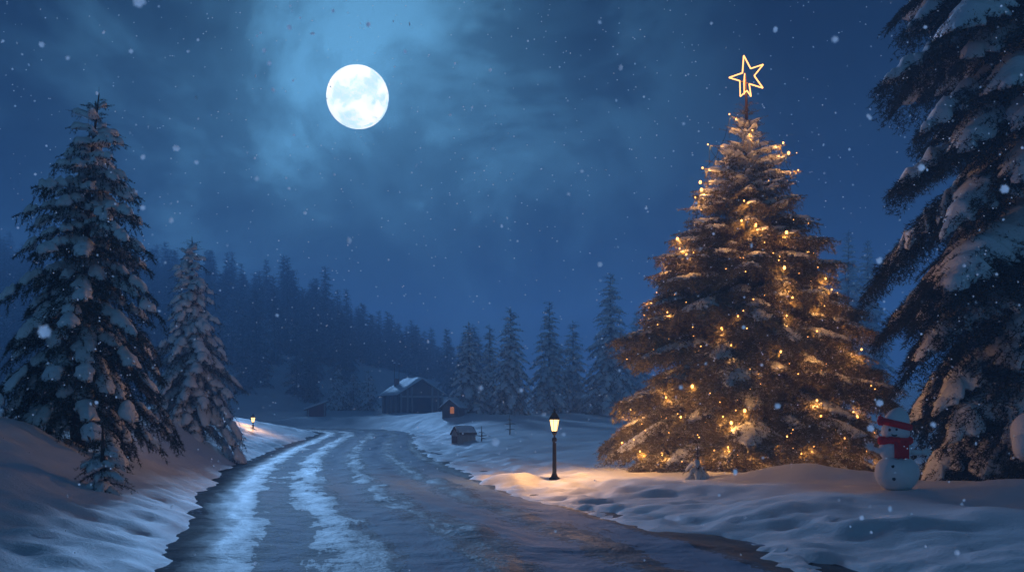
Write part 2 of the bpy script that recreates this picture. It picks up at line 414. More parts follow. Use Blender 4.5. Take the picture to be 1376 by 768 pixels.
# ------------------------------------------------------------------ conifers
def spruce(H, R, z0=.4, whorl=.42, nb=6, droop=.5, rise=.15, needle=.11, nw=.018, dens=55, frond=.34, snow=.14, snow_cov=.8,
           prof=.85, hang=.5, twig_step=.15, second=False, seed=1, lean=0.0, jit=.22, pad_lo=.12, tip_bare=0.4, az0=None, snow_w=1.0, cuts=.75, pad_max=9.0):
    """-> needle verts/tris, snow verts/quads, trunk bmesh.  Branch fronds in whorls, twigs, hanging twigs, needles, snow pads."""
    r = np.random.default_rng(seed)
    P0 = []; D0 = []; LN = []; DR = []          # twig starts, directions, lengths, droop
    SV_, SQ_ = [], []; nv = 0
    tb = bmesh.new()
    trunk_r = H * .014 + .05
    bm_tube(tb, [(lean * (z / H) ** 2, 0, z) for z in np.linspace(-.4, H, 9)], [max(.012, trunk_r * (1 - max(z, 0) / H) ** .9 + .01) for z in np.linspace(-.4, H, 9)], 9)
    z = z0; ring = 0
    while z < H - .25:
        f = (z - z0) / (H - z0)
        rad = R * ((1 - f) ** prof) * (.9 + .1 * math.sin(ring * 2.1)) * (0.80 + .2 * min(1, f / .08)) + .10
        rad = min(rad, .50 * (H - z) + .06)
        k = max(3, int(round(nb * (.55 + .6 * (1 - f)))))
        off = r.uniform(0, 2 * PI)
        for j in range(k):
            az = off + 2 * PI * (j + r.uniform(-.3, .3)) / k
            L = rad * r.uniform(1 - jit * 1.3, 1 + jit)
            if H - z < .09 * H: ri, dp = .55 + .4 * r.random(), .45
            else: ri = rise + .55 * f ** 2 + r.uniform(-.08, .08); dp = droop * (1 - .45 * f) * r.uniform(.75, 1.25)
            zb = z + r.uniform(-.4, .4) * whorl
            ca, sa = math.cos(az), math.sin(az)
            bx = lean * (z / H) ** 2
            def curve(t, s=0.0, up=0.0):
                x = L * t * (1 - .10 * dp * t); zz = L * (ri * t - dp * t * t + .22 * dp * np.maximum(t - .6, 0) ** 2 / .4)
                return np.stack([bx + x * ca - s * sa, x * sa + s * ca, zb + zz + up], -1)
            hwid = lambda t: L * frond * np.minimum(1, t / .3 + .12) * np.maximum(1.02 - t, 0) ** .62
            # wood
            if L > .5:
                tt = np.linspace(0, .97, 6); bm_tube(tb, curve(tt).tolist(), [max(.006, .011 * L + .006) * (1 - .85 * q) for q in tt], 5, False)
            # side twigs
            n = max(4, int(L / twig_step))
            t = np.clip(np.linspace(.10, .98, n) + r.uniform(-.5, .5, n) * .8 / n, .06, 1)
            c = curve(t); tg = curve(t + .01) - curve(t - .01); tg /= np.linalg.norm(tg, axis=1)[:, None]
            lat = np.array([-sa, ca, 0.])
            for sgn in (-1, 1):
                ang = np.radians(r.uniform(38, 62, n))[:, None]
                dd = tg * np.cos(ang) + sgn * lat * np.sin(ang) + np.array([0, 0, 1.]) * r.uniform(-.22, .06, n)[:, None]
                ll = hwid(t) / np.sin(ang[:, 0]) * r.uniform(.7, 1.15, n)
                ok = ll > .05
                P0.append(c[ok]); D0.append(dd[ok]); LN.append(ll[ok]); DR.append(np.full(ok.sum(), .35 * hang + .1))
                if second:
                    big = np.where(ll > .45)[0]
                    for q in big:
                        m2 = int(ll[q] / .17); w = np.linspace(.25, .95, m2)
                        pc = c[q] + dd[q] * (ll[q] * w)[:, None]; pc[:, 2] -= (.35 * hang + .1) * ll[q] * w ** 2
                        for s2 in (-1, 1):
                            sd = np.cross(dd[q], [0, 0, 1.]); sd /= np.linalg.norm(sd) + 1e-9
                            d2 = dd[q] * .65 + s2 * sd * .75 + np.stack([r.normal(0, .1, m2), r.normal(0, .1, m2), r.uniform(-.35, .1, m2)], 1)
                            P0.append(pc); D0.append(d2); LN.append(ll[q] * (1 - w) * .55 + .12); DR.append(np.full(m2, .3))
            # tip + spine twig
            P0.append(c[-1:]); D0.append(tg[-1:]); LN.append(np.array([max(.10, .10 * L)])); DR.append(np.array([.1]))
            P0.append(c); D0.append(tg); LN.append(np.full(n, twig_step * 1.5)); DR.append(np.zeros(n))
            # hanging twigs
            if hang > 0:
                nh = int(n * 1.2 * hang) + 1; t2 = r.uniform(.2, 1, nh); s2 = r.uniform(-.75, .75, nh) * hwid(t2)
                ch = curve(t2, s2); P0.append(ch)
                D0.append(np.stack([r.normal(0, .25, nh) + ca * .3, r.normal(0, .25, nh) + sa * .3, -np.ones(nh)], 1)); LN.append(r.uniform(.12, .34, nh) * min(1, L / 1.5) * (1 + .6 * hang)); DR.append(np.full(nh, .1))
            # snow pads
            if snow > 0 and L > .35 and r.random() < snow_cov:
                segs = [(pad_lo, r.uniform(.9, 1.0))] if r.random() > cuts or L < .8 else None
                if segs is None:
                    ng = 2 + int(L > 1.6 and cuts > .5) + int(L > 2.6 and cuts > .8); cu = [pad_lo] + [pad_lo + (1 - pad_lo) * (g_ + r.uniform(.75, 1.25)) / ng for g_ in range(ng - 1)] + [r.uniform(.93, 1.02)]
                    segs = [(a_ + .01, b_ - .025) for a_, b_ in zip(cu, cu[1:]) if b_ - a_ > .12]
                for ta, tb_ in segs:
                    ns = max(8, int(L * (tb_ - ta) / .075)); ms = 9
                    s = np.linspace(0, 1, ns); tq = ta + (tb_ - ta) * s
                    ends = np.clip(1 - np.abs(2 * s - 1) ** 5, 0, 1) ** .5
                    p1, p2, p3 = r.uniform(0, 6.28, 3)
                    hp_ad = np.minimum(hwid(tq), pad_max)
                    wl = hp_ad * (.50 + .42 * np.abs(np.sin(s * L * (tb_ - ta) * 5.5 + p1)) * (.6 + .4 * np.sin(s * 7 + p2))) * ends * snow_w + .02
                    wr = hp_ad * (.50 + .42 * np.abs(np.sin(s * L * (tb_ - ta) * 6.1 + p2)) * (.6 + .4 * np.sin(s * 6 + p1))) * ends * snow_w + .02
                    th = snow * min(1.0, .35 + L / 2.5) * (.78 + .26 * np.sin(s * L * 7 + p3) + .12 * np.sin(s * L * 15 + p1) + .05 * r.normal(0, 1, ns)) * ends + .006
                    v = np.linspace(-1, 1, ms)
                    S = np.where(v[None, :] < 0, wl[:, None], wr[:, None]) * v[None, :]
                    S = S + r.normal(0, .11, S.shape) * hp_ad[:, None] * (np.abs(v) > .6)[None, :]
                    dome = np.sqrt(np.clip(1 - v ** 2, 0, 1))[None, :] * th[:, None]
                    sag = -.38 * np.abs(S) ** 1.5 / (hwid(tq)[:, None].clip(.1) ** .5)
                    top = curve(np.repeat(tq[:, None], ms, 1), S, .02 + dome + sag + r.normal(0, .018, S.shape))
                    bot = curve(np.repeat(tq[:, None], ms, 1), S * .97, -.035 - .03 * (1 - np.abs(v))[None, :] + sag)
                    A = np.concatenate([top.reshape(-1, 3), bot.reshape(-1, 3)]); g = grid_faces(ns, ms); o2 = ns * ms
                    q = [g, g[:, ::-1] + o2]
                    i = np.arange(ns - 1)
                    for col, fl in ((0, 1), (ms - 1, 0)):
                        e = np.stack([i * ms + col, (i + 1) * ms + col, (i + 1) * ms + col + o2, i * ms + col + o2], 1); q.append(e[:, ::-1] if fl == 0 else e)
                    jx = np.arange(ms - 1)
                    for row in (0, ns - 1):
                        e = np.stack([row * ms + jx, row * ms + jx + 1, row * ms + jx + 1 + o2, row * ms + jx + o2], 1); q.append(e if row else e[:, ::-1])
                    SV_.append(A); SQ_.append(np.concatenate(q) + nv); nv += len(A)
        z += whorl * (1 - .55 * f) * r.uniform(.8, 1.2); ring += 1
    # leader
    P0.append(np.array([[lean, 0, H - .6]])); D0.append(np.array([[0, 0, 1.]])); LN.append(np.array([.75])); DR.append(np.array([0.]))
    P0 = np.concatenate(P0); D0 = np.concatenate(D0); LN = np.concatenate(LN); DR = np.concatenate(DR)
    D0 = D0 / np.linalg.norm(D0, axis=1)[:, None]
    cnt = np.maximum(2, (LN * dens * r.uniform(.8, 1.2, len(LN))).astype(int)); idx = np.repeat(np.arange(len(LN)), cnt); T = len(idx)
    w = r.random(T) ** .9; ln = LN[idx]
    p = P0[idx] + D0[idx] * (ln * w)[:, None]; p[:, 2] -= DR[idx] * ln * w ** 2
    rnd = r.normal(0, 1, (T, 3)); rnd /= np.linalg.norm(rnd, axis=1)[:, None]
    dv = D0[idx] * .75 + rnd * .8; dv /= np.linalg.norm(dv, axis=1)[:, None]
    sd = np.cross(dv, r.normal(0, 1, (T, 3))); sd /= np.linalg.norm(sd, axis=1)[:, None] + 1e-9
    nl = needle * r.uniform(.7, 1.3, T) * np.clip(.18 + 1.3 * (1 - p[:, 2] / H), .18, 1)
    V = np.stack([p - sd * nw * .5, p + sd * nw * .5, p + dv * nl[:, None]], 1).reshape(-1, 3)
    tri = np.arange(3 * T).reshape(-1, 3)
    sv = np.concatenate(SV_) if SV_ else None; sq = np.concatenate(SQ_) if SQ_ else None
    return V, tri, sv, sq, tb, (P0, D0, LN)

def plant_tree(name, label, x, y, mats, rz=0.0, group=None, dz=0.0, snow_name='snow_load', **kw):
    V, tri, sv, sq, tb, info = spruce(**kw)
    t = thing(name, label, 'tree', (x, y, gz(x, y) + dz), rz, group)
    obj('trunk', tb, M['bark'], t)
    obj('crown', mesh_np('crown', V, tris=tri), mats, t)
    if sv is not None: obj(snow_name, mesh_np(snow_name, sv, quads=sq, smooth=True), M['tree_snow'] if snow_name == 'snow_load' else M['frost'], t)
    return t, info

def wx(px, Y): return (px - CX) / F * Y
# the two snow laden firs at the left and the one at the edge
def fit(px, top, Y): 
    x = wx(px, Y); g = gz(x, Y); return x, g, HC + (HY - top) / F * Y - g
Y1 = 26.5; x1, g1, h1 = fit(104, 120, Y1)
tree_left, _ = plant_tree('snowy_fir', 'tall narrow snow-laden fir at the left above the little fir sapling', x1, Y1, M['fir'], H=h1, lean=.56, R=2.5, z0=.95, whorl=.42, nb=8,
    droop=.85, rise=.12, needle=.10, nw=.019, dens=80, frond=.38, snow=.13, cuts=.9, snow_cov=.97, prof=.58, hang=1.0, twig_step=.12, seed=3, jit=.36, dz=-.1, snow_w=.95, pad_max=.33)
Y2 = 46.0; x2, g2, h2 = fit(258, 318, Y2)
plant_tree('snowy_fir', 'pale snow-covered fir standing on the snow mound left of the far lamp', x2, Y2, M['mid'], H=h2, R=2.9, z0=.3, whorl=.44, nb=8,
    droop=.95, rise=.08, needle=.12, nw=.022, dens=42, frond=.36, snow=.15, snow_cov=.97, prof=.8, hang=.7, twig_step=.17, seed=14, jit=.3, snow_w=1.15, cuts=.95, pad_max=.34)
Y3 = ground_hit(140, 660); x3, g3, h3 = fit(138, 566, Y3)
plant_tree('fir_sapling', 'small dark fir sapling in the snow bank below the tall left fir', x3, Y3, M['fir'], H=h3, R=.78, z0=.12, whorl=.17, nb=6,
    droop=.55, rise=.15, needle=.06, nw=.010, dens=80, frond=.33, snow=.045, snow_cov=.5, prof=.8, hang=.3, twig_step=.08, seed=21)

# big dark fir at the right edge
Y4 = 30.0; x4 = wx(1404, Y4)
plant_tree('giant_fir', 'huge dark fir with heavily snowed boughs at the right edge, behind the snowman', x4, Y4, M['fir_dark'], H=24.5, R=4.9, z0=.9, whorl=.95, nb=8,
    droop=.95, rise=.12, needle=.14, nw=.026, dens=40, frond=.42, snow=.34, snow_cov=1, cuts=.1, prof=.17, hang=.9, twig_step=.2, second=True, seed=33, jit=.25, snow_w=1.35)

# the Christmas tree
Y5 = 36.0; x5 = wx(1003, Y5); g5 = gz(x5, Y5); h5 = HC + (HY - 140) / F * Y5 - g5
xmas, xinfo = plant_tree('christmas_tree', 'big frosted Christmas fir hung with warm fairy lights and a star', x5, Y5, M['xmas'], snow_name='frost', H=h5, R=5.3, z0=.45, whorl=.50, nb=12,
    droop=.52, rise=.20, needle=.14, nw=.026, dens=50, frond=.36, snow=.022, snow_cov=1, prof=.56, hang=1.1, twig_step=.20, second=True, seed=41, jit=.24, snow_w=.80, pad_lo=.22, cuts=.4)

# frosted seedling at its foot
ys_ = ground_hit(937, 642); xs_ = wx(937, ys_)
plant_tree('fir_seedling', 'little frost-white fir seedling at the foot of the Christmas fir', xs_, ys_, M['rime'], H=.95, R=.50, z0=.06, whorl=.12, nb=5,
    droop=.9, rise=.0, needle=.05, nw=.012, dens=110, frond=.38, snow=.06, snow_cov=1, prof=.8, hang=.2, twig_step=.07, seed=51)

# snow-laden bush at the right edge
t = thing('snowy_bush', 'round snow-capped bush by the right edge beside the snowman', 'bush', (wx(1392, 25), 25, gz(wx(1392, 25), 25)))
V, tri, sv, sq, tb, _ = spruce(H=1.5, R=.75, z0=.1, whorl=.16, nb=8, droop=.5, rise=.3, needle=.08, nw=.014, dens=60, snow=0, prof=.45, hang=.4, twig_step=.1, seed=61)
obj('branches', mesh_np('branches', V, tris=tri), M['fir_dark'], t); obj('stem', tb, M['bark'], t)
bmq = bmesh.new(); bm_blob(bmq, (0, 0, 1.1), (.55, .55, .62), 28, 18, .07, 4); bm_blob(bmq, (-.35, -.2, .8), (.3, .3, .33), 20, 12, .08, 5)
obj('snow_cap', bmq, M['tree_snow'], t)

# firs of the middle distance
def mid_tree(px, top, Y, R, label, seed, mat='mid', snow=.18, name='snowy_fir'):
    x, g, h = fit(px, top, Y)
    return plant_tree(name, label, x, Y, M[mat], H=h, R=R, z0=.5, whorl=.62, nb=7, droop=.72, rise=.06, needle=.26, nw=.06, dens=15, frond=.36,
                      snow=snow, snow_cov=.85, prof=.85, hang=.6, twig_step=.3, seed=seed, jit=.25)
mid_tree(630, 432, 104, 3.0, 'leftmost snowy fir of the row behind the lamp, next to the cabin', 101)
mid_tree(658, 436, 112, 2.3, 'thin snowy fir squeezed between two wider firs right of the cabin', 102)
mid_tree(686, 413, 102, 3.3, 'broad snowy fir above the bare sticks in the field', 103)
mid_tree(738, 404, 108, 3.0, 'snowy fir straight above the near street lamp', 104)
mid_tree(770, 432, 114, 2.8, 'shorter snowy fir just right of the near street lamp', 105)
mid_tree(820, 366, 106, 4.0, 'tallest snowy fir of the row, beside the Christmas fir', 106)
mid_tree(454, 491, 136, 2.1, 'leftmost of the three small firs left of the cabin', 107)
mid_tree(475, 497, 139, 2.1, 'middle one of the three small firs left of the cabin', 108)
mid_tree(495, 497, 137, 2.0, 'small fir nearest to the left wall of the cabin', 109)
mid_tree(1140, 312, 125, 4.5, 'faint tall fir in the haze right of the Christmas fir', 110)
mid_tree(1166, 322, 130, 4.8, 'faint fir in the haze between the Christmas fir and the giant fir', 111)
mid_tree(855, 418, 135, 3.6, 'hazy fir hidden behind the left boughs of the Christmas fir', 112)

# forest on the hill: a few tree shapes, copied
protos = []
for k, (H_, R_, d_) in enumerate(((13, 2.5, 7), (11, 2.1, 7), (15, 2.9, 6), (9, 1.9, 8), (12.5, 3.0, 6))):
    V, tri, sv, sq, tb, _ = spruce(H=H_, R=R_, z0=.8, whorl=.75, nb=6, droop=.55, rise=.05, needle=.50, nw=.13, dens=d_ * 1.2, frond=.36, snow=.0, prof=.8, hang=.4, twig_step=.5, seed=200 + k, jit=.32)
    tm = bpy.data.meshes.new('t'); tb.to_mesh(tm); tb.free()
    tv = np.empty(len(tm.vertices) * 3, np.float32); tm.vertices.foreach_get('co', tv); tv = tv.reshape(-1, 3)
    tf = []
    for p in tm.polygons:
        vs = list(p.vertices)
        for q in range(1, len(vs) - 1): tf.append((vs[0], vs[q], vs[q + 1]))
    bpy.data.meshes.remove(tm)
    me = mesh_np('forest_fir', np.concatenate([V, tv]), tris=np.concatenate([tri, np.array(tf) + len(V)]))
    me.materials.append(M['far']); protos.append(me)
rf_ = np.random.default_rng(77); cnt = 0; cand = []
while cnt < 285:
    Y = rf_.uniform(150, 262); px = rf_.uniform(-60, 655)
    if cnt > 215: Y = rf_.uniform(225, 262)
    x = wx(px, Y)
    if any((x - a) ** 2 + (Y - b_) ** 2 < 7.5 for a, b_ in cand): continue
    if Y < 205 and rf_.random() < .45: continue
    if 470 < px < 600 and Y < 195: continue
    if px > 560 and rf_.random() < .35: continue
    cand.append((x, Y)); k = int(rf_.integers(0, 5))
    o = obj('forest_fir', protos[k], None)
    s = rf_.uniform(.65, 1.1) * (1.0 if px < 430 else .88)
    o.location = (x, Y, gz(x, Y) - .2); o.scale = (s * rf_.uniform(.85, 1.1),) * 2 + (s,); o.rotation_euler.z = rf_.uniform(0, 6.28)
    tag(o, 'dark fir of the hazy forest on the hillside behind the road', 'tree', 'firs of the hillside forest'); cnt += 1

# the rest of the wood, too dense to tell apart
lv = []
for k in range(3):
    V, tri, sv, sq, tb, _ = spruce(H=11 + 1.5 * k, R=2.2 + .25 * k, z0=.8, whorl=1.0, nb=5, droop=.55, rise=.05, needle=.85, nw=.26, dens=3.2, frond=.36, snow=.0, prof=.8, hang=.3, twig_step=.9, seed=230 + k, jit=.35)
    tb.free(); lv.append(V)
fv = []; nf = 0; tr = 0
while nf < 230 and tr < 5000:
    tr += 1; Y = rf_.uniform(185, 275); px = rf_.uniform(-90, 640); x = wx(px, Y)
    if 470 < px < 600 and Y < 200: continue
    V = lv[int(rf_.integers(0, 3))]; a = rf_.uniform(0, 6.28); sc_ = rf_.uniform(.5, .8) * (1.0 if px < 430 else .85)
    ca, sa = math.cos(a) * sc_, math.sin(a) * sc_
    fv.append(np.stack([V[:, 0] * ca - V[:, 1] * sa + x, V[:, 0] * sa + V[:, 1] * ca + Y, V[:, 2] * sc_ + gz(x, Y) - .2], 1)); nf += 1
fv = np.concatenate(fv)
df_ = obj('distant_forest', mesh_np('distant_forest', fv, tris=np.arange(len(fv)).reshape(-1, 3)), M['far']); df_['kind'] = 'stuff'

# ------------------------------------------------------------------ fairy lights and star
tx, ty, tz = x5, Y5, g5
lights = thing('string_lights', 'string of warm fairy lights wound round the Christmas fir', 'fairy lights', (tx, ty, tz))
P0, D0, LN = xinfo
tips = P0 + D0 * LN[:, None] * .95
rl = np.random.default_rng(91)
rad_t = np.hypot(tips[:, 0], tips[:, 1]); f_t = np.clip(tips[:, 2] / h5, 0, 1)
prof_r = 5.0 * (1 - f_t) ** .56 + .1
surf = np.where((rad_t > .66 * prof_r) & (rad_t < .96 * prof_r) & (f_t > .04) & (f_t < .97))[0]
ang_t = np.arctan2(tips[:, 1], tips[:, 0])
chosen = []; tries = 0
while len(chosen) < 100 and tries < 60000:
    tries += 1; ft_ = .03 + .93 * rl.random() ** 1.65; cs_ = surf[np.abs(f_t[surf] - ft_) < .02]
    if not len(cs_): continue
    i = int(rl.choice(cs_)); q = tips[i]
    front = -math.sin(ang_t[i])
    if rl.random() > (.16 if front < -.1 else 1.0): continue
    if any((q - c).dot(q - c) < .36 ** 2 for c in chosen): continue
    chosen.append(q)
chosen.sort(key=lambda q: (q[2]))
bme = []
for rr0 in (.021, .029, .044):
    bmq = bmesh.new(); bmesh.ops.create_icosphere(bmq, subdivisions=2, radius=rr0)
    for v in bmq.verts: v.co.z *= 1.35
    for f_ in bmq.faces: f_.smooth = True
    me = bpy.data.meshes.new('bulb'); bmq.to_mesh(me); bmq.free(); me.materials.append(M['bulb']); bme.append(me)
out_pts = []
for i, q in enumerate(chosen):
    o = bpy.data.objects.new('bulb', bme[int(rl.choice([0, 1, 2], p=[.5, .3, .2]))]); link(o, lights)
    h = np.hypot(q[0], q[1]); o.location = (q[0] * (1 + .13 / h), q[1] * (1 + .13 / h), q[2] + .05); out_pts.append(np.array(o.location))
tb_v, tb_t = [], []; ico = bmesh.new(); bmesh.ops.create_icosphere(ico, subdivisions=1, radius=.016)
iv = np.array([v.co[:] for v in ico.verts]); it = np.array([[v.index for v in f_.verts] for f_ in ico.faces]); ico.free()
inner = np.where((rad_t > .55 * prof_r) & (rad_t < 1.05 * prof_r) & (f_t > .03) & (f_t < .95))[0]
for k in range(340):
    q = tips[int(rl.choice(inner))]; tb_t.append(it + len(iv) * k); tb_v.append(iv * rl.uniform(.7, 1.3) + q + np.array([0, 0, .03]))
o = obj('tiny_bulbs', mesh_np('tiny_bulbs', np.concatenate(tb_v), tris=np.concatenate(tb_t)), M['bulb'], lights); o['kind'] = 'stuff'
# wires: the lamps joined in a winding line
byz = sorted(out_pts, key=lambda q: q[2]); turn = []
bmw = bmesh.new(); level = 0
for k in range(0, len(byz), 10):
    ringp = sorted(byz[k:k + 10], key=lambda q: math.atan2(q[1], q[0]))
    if level % 2: ringp = ringp[::-1]
    turn += ringp; level += 1
for a, c in zip(turn, turn[1:]):
    a_ = np.array(a); c_ = np.array(c)
    aa, ac = math.atan2(a_[1], a_[0]), math.atan2(c_[1], c_[0]); dA = (ac - aa + PI) % (2 * PI) - PI
    ra, rc = np.hypot(a_[0], a_[1]) - .08, np.hypot(c_[0], c_[1]) - .08
    n_ = max(3, int(abs(dA) * max(ra, rc) / .35)); pts = []
    for s in np.linspace(0, 1, n_ + 1):
        an = aa + dA * s; rr0 = (ra + (rc - ra) * s) * (1 - .10 * math.sin(PI * s)); pts.append((rr0 * math.cos(an), rr0 * math.sin(an), a_[2] + (c_[2] - a_[2]) * s - .03 - .18 * math.sin(PI * s)))
    bm_tube(bmw, pts, .010, 4, False)
obj('wire', bmw, M['wire'], lights)

def point(name, loc, col, watt, size, smooth=0.0, parent=None):
    L = bpy.data.lights.new(name, 'POINT'); L.color = col; L.energy = watt; L.shadow_soft_size = size
    if smooth > 0:
        L.use_nodes = True; n_ = L.node_tree; em = [q for q in n_.nodes if q.type == 'EMISSION'][0]
        fo = n_.nodes.new('ShaderNodeLightFalloff'); fo.inputs['Strength'].default_value = 1.0; fo.inputs['Smooth'].default_value = smooth
        n_.links.new(fo.outputs['Quadratic'], em.inputs['Strength'])
    o = bpy.data.objects.new(name, L); link(o, parent); o.location = loc; return o
W_FAIRY = 20.0
# each lamp in front lights the boughs round it
for i in range(0, len(out_pts)):
    q = out_pts[i]; h = np.hypot(q[0], q[1])
    if q[1] > 1.2: continue
    point('fairy_light', (q[0] * (1 - .12 / h), q[1] * (1 - .12 / h), q[2] - .14), (1, .46, .13), W_FAIRY, .12, 0, lights)

# star: five-point outline of lit tube on a stem
Ys = Y5 - .15
st = thing('star_topper', 'glowing outlined five-point star on the tip of the Christmas fir', 'star', (x5, Y5, g5 + h5 - .25))
def sp(px, py):
    p = at(px, py, Y5); return Vector((p.x - x5, -.02, p.z - (g5 + h5 - .25)))
# outline corners read from the photograph: tips and notches
cor = [(999.2,75),(1008.5,92.5),(1025.5,87),(1013.3,102.2),(1025,118.6),(1006.5,113),(1009,130),(1003.5,122),(994.6,130),(994,109),(979.5,104.6),(997.5,98.3)]
bms = bmesh.new(); R_ = .022
pts = [sp(*c) for c in cor]
for a, c in zip(pts, pts[1:] + pts[:1]): bm_tube(bms, [a, c], R_, 8)
bm_tube(bms, [sp(1000.5, 99), sp(999.5, 112), sp(1000, 127)], .02, 6)
obj('star_tube', bms, M['star'], st)
bms = bmesh.new(); bm_tube(bms, [(0, 0, -.3), (0, 0, .3), sp(1001, 99) + Vector((0, .05, 0))], [.06, .05, .03], 8); bm_tube(bms, [sp(994, 109) + Vector((0, .05, 0)), sp(1006.5, 112) + Vector((0, .05, 0))], .02, 6)
obj('stem', bms, M['star_pole'], st)
point('star_light', sp(1003, 104) + Vector((0, -.25, 0)), (1, .42, .14), 40, .2, 0, st)

# ------------------------------------------------------------------ street lamps
def street_lamp(label, x, y, z, watt, smooth, s=1.0, rz=.3):
    t = thing('street_lamp', label, 'street lamp', (x, y, z), rz, 'street lamps along the road')
    t.scale = (s, s, s); n = 8
    obj('base', bm_lathe([(0, -.3), (.20, -.3), (.20, .035), (.18, .05), (.13, .07), (.12, .10), (.095, .15), (.085, .19)], n, smooth=False), M['iron'], t)
    obj('pole', bm_lathe([(.078, .19), (.074, .6), (.066, 1.30)], n, smooth=False), M['iron'], t)
    obj('collar', bm_lathe([(.066, 1.302), (.088, 1.31), (.088, 1.40), (.07, 1.43), (.032, 1.45), (.03, 1.50), (.05, 1.53), (.085, 1.58), (.09, 1.63), (.0, 1.632)], n, smooth=False), M['iron'], t)
    lan = obj('lantern', bm_lathe([(.095, 1.635), (.175, 2.06)], 6, smooth=False), M['lamp_glass'], t)
    bmf = bmesh.new()
    for k in range(6):
        a = 2 * PI * k / 6
        bm_tube(bmf, [(.098 * math.cos(a), .098 * math.sin(a), 1.635), (.178 * math.cos(a), .178 * math.sin(a), 2.06)], .009, 5)
    bm_lathe([(.085, 1.632), (.108, 1.632), (.115, 1.66), (.10, 1.66)], 6, bmf, smooth=False)
    bm_lathe([(.165, 2.055), (.188, 2.055), (.190, 2.075), (.165, 2.078)], 6, bmf, smooth=False)
    obj('lantern_frame', bmf, M['iron'], lan)
    obj('roof', bm_lathe([(.0, 2.07), (.205, 2.08), (.19, 2.11), (.10, 2.25), (.035, 2.33), (.035, 2.36), (.05, 2.385), (.0, 2.44)], 6, smooth=False), M['iron'], t)
    point('lamp_light', (0, 0, 1.88), (1, .50, .20), watt, .07, smooth, t)
    return t
YL = ground_hit(745, 644); xl = wx(745, YL)
W_LAMP = 2100; SM = 4
street_lamp('dark iron street lamp with glowing lantern beside the road near the Christmas fir', xl, YL, gz(xl, YL) + .02, W_LAMP, SM, (644 - 550) / F * YL / 2.44)
YF = 74.0; xf = wx(340, YF)
fl = street_lamp('small distant street lamp glowing beyond the left snow bank', xf, YF, 1, 900, 2, .8)
fl.location.z = .42

# ------------------------------------------------------------------ snowman
YM = ground_hit(1205, 657); xm = wx(1205, YM); zm = gz(xm, YM)
sm = thing('snowman', 'snowman with red scarf and red banded white hat standing in front of the giant fir', 'snowman', (xm, YM, zm - .04), -.28); sm.scale = ((661 - 547) / F * YM / 2.24,) * 3
S_ = 1.0
bmq = bmesh.new(); bm_blob(bmq, (0, 0, .47), (.57, .57, .50), 36, 24, .028, 1); obj('lower_ball', bmq, M['snowman_snow'], sm)
bmq = bmesh.new(); bm_blob(bmq, (-.04, 0, 1.10), (.43, .40, .36), 32, 20, .03, 2); obj('chest', bmq, M['snowman_snow'], sm)
bmq = bmesh.new(); bm_blob(bmq, (-.03, 0, 1.55), (.36, .35, .33), 32, 20, .02, 3)
head = obj('head', bmq, M['snowman_snow'], sm)
for ex in (-.15, .02):
    bmq = bmesh.new(); bm_blob(bmq, (ex - .05, -.335 + abs(ex + .05) * .12, 1.615), (.034, .022, .038), 12, 8); obj('eye', bmq, M['coal'], head)
bmq = bmesh.new(); bm_tube(bmq, [(-.155, -.335, 1.50), (-.13, -.348, 1.475), (-.09, -.356, 1.462), (-.045, -.355, 1.468), (-.015, -.35, 1.49)], [.008, .02, .024, .02, .008], 8); obj('mouth', bmq, M['coal'], head)
for zz_, xx_ in ((.66, -.13), (.34, -.11)):
    bmq = bmesh.new(); bm_blob(bmq, (xx_, -math.sqrt(max(.01, .56 ** 2 * (1 - ((zz_ - .47) / .5) ** 2) - xx_ ** 2)) , zz_), (.045, .03, .045), 12, 8, .1, 6); obj('coat_button', bmq, M['coal'], sm)
# hat: white dome tilted right, red rim, red bow
TM = Matrix.Translation((-.02, 0, 1.72)) @ Euler((0, math.radians(14), 0)).to_matrix().to_4x4()
bmq = bm_lathe([(.335, .0), (.335, .10), (.31, .22), (.25, .34), (.15, .44), (.06, .49), (0, .51)], 28)
for v in bmq.verts: v.co = TM @ v.co
hat = obj('hat', bmq, M['snowman_snow'], sm)
bmq = bm_lathe([(.335, -.03), (.375, -.05), (.405, .0), (.41, .06), (.385, .12), (.335, .13)], 32)
for v in bmq.verts:
    a = math.atan2(v.co.y, v.co.x); v.co.x *= 1 + .012 * math.sin(22 * a); v.co.y *= 1 + .012 * math.sin(22 * a); v.co = TM @ v.co
obj('hat_band', bmq, M['red'], hat)
bmq = bmesh.new()
for k in range(6):
    a = k * 1.05; bm_blob(bmq, (-.40 + .05 * math.cos(a), -.14 + .03 * math.sin(2 * a), 1.80 + .07 * math.sin(a) + .05), (.05, .035, .06), 10, 8, .12, 30 + k)
bm_tube(bmq, [(-.42, -.15, 1.88), (-.44, -.15, 1.96), (-.40, -.15, 2.0)], [.03, .035, .012], 8)
obj('hat_bow', bmq, M['red'], hat)
# scarf: thick ring, a knot at the left and a hanging front flap
bmq = bm_lathe([(.30, 1.25), (.40, 1.235), (.445, 1.28), (.445, 1.36), (.40, 1.41), (.32, 1.42)], 36)
for v in bmq.verts:
    a = math.atan2(v.co.y, v.co.x); v.co.z += .018 * math.sin(3 * a + 1) + .006 * math.sin(26 * a); v.co.x += -.03
scarf = obj('scarf', bmq, M['red'], sm)
bmq = bmesh.new(); rows = 12; cols = 9; gridv = []
for i in range(rows):
    z_ = 1.33 - i / (rows - 1) * .46
    for j in range(cols):
        u_ = -.10 + j / (cols - 1) * .36; yc = -.43 - .035 * math.sin(i * .35) - .012 * math.sin(j * 1.9) + .10 * max(0, u_ - .1)
        gridv.append((u_ + .015 * i / rows, yc, z_ + .012 * math.sin(j * 2.2)))
fr_ = [bmq.verts.new(p) for p in gridv]; bk_ = [bmq.verts.new((p[0], p[1] + .05, p[2])) for p in gridv]
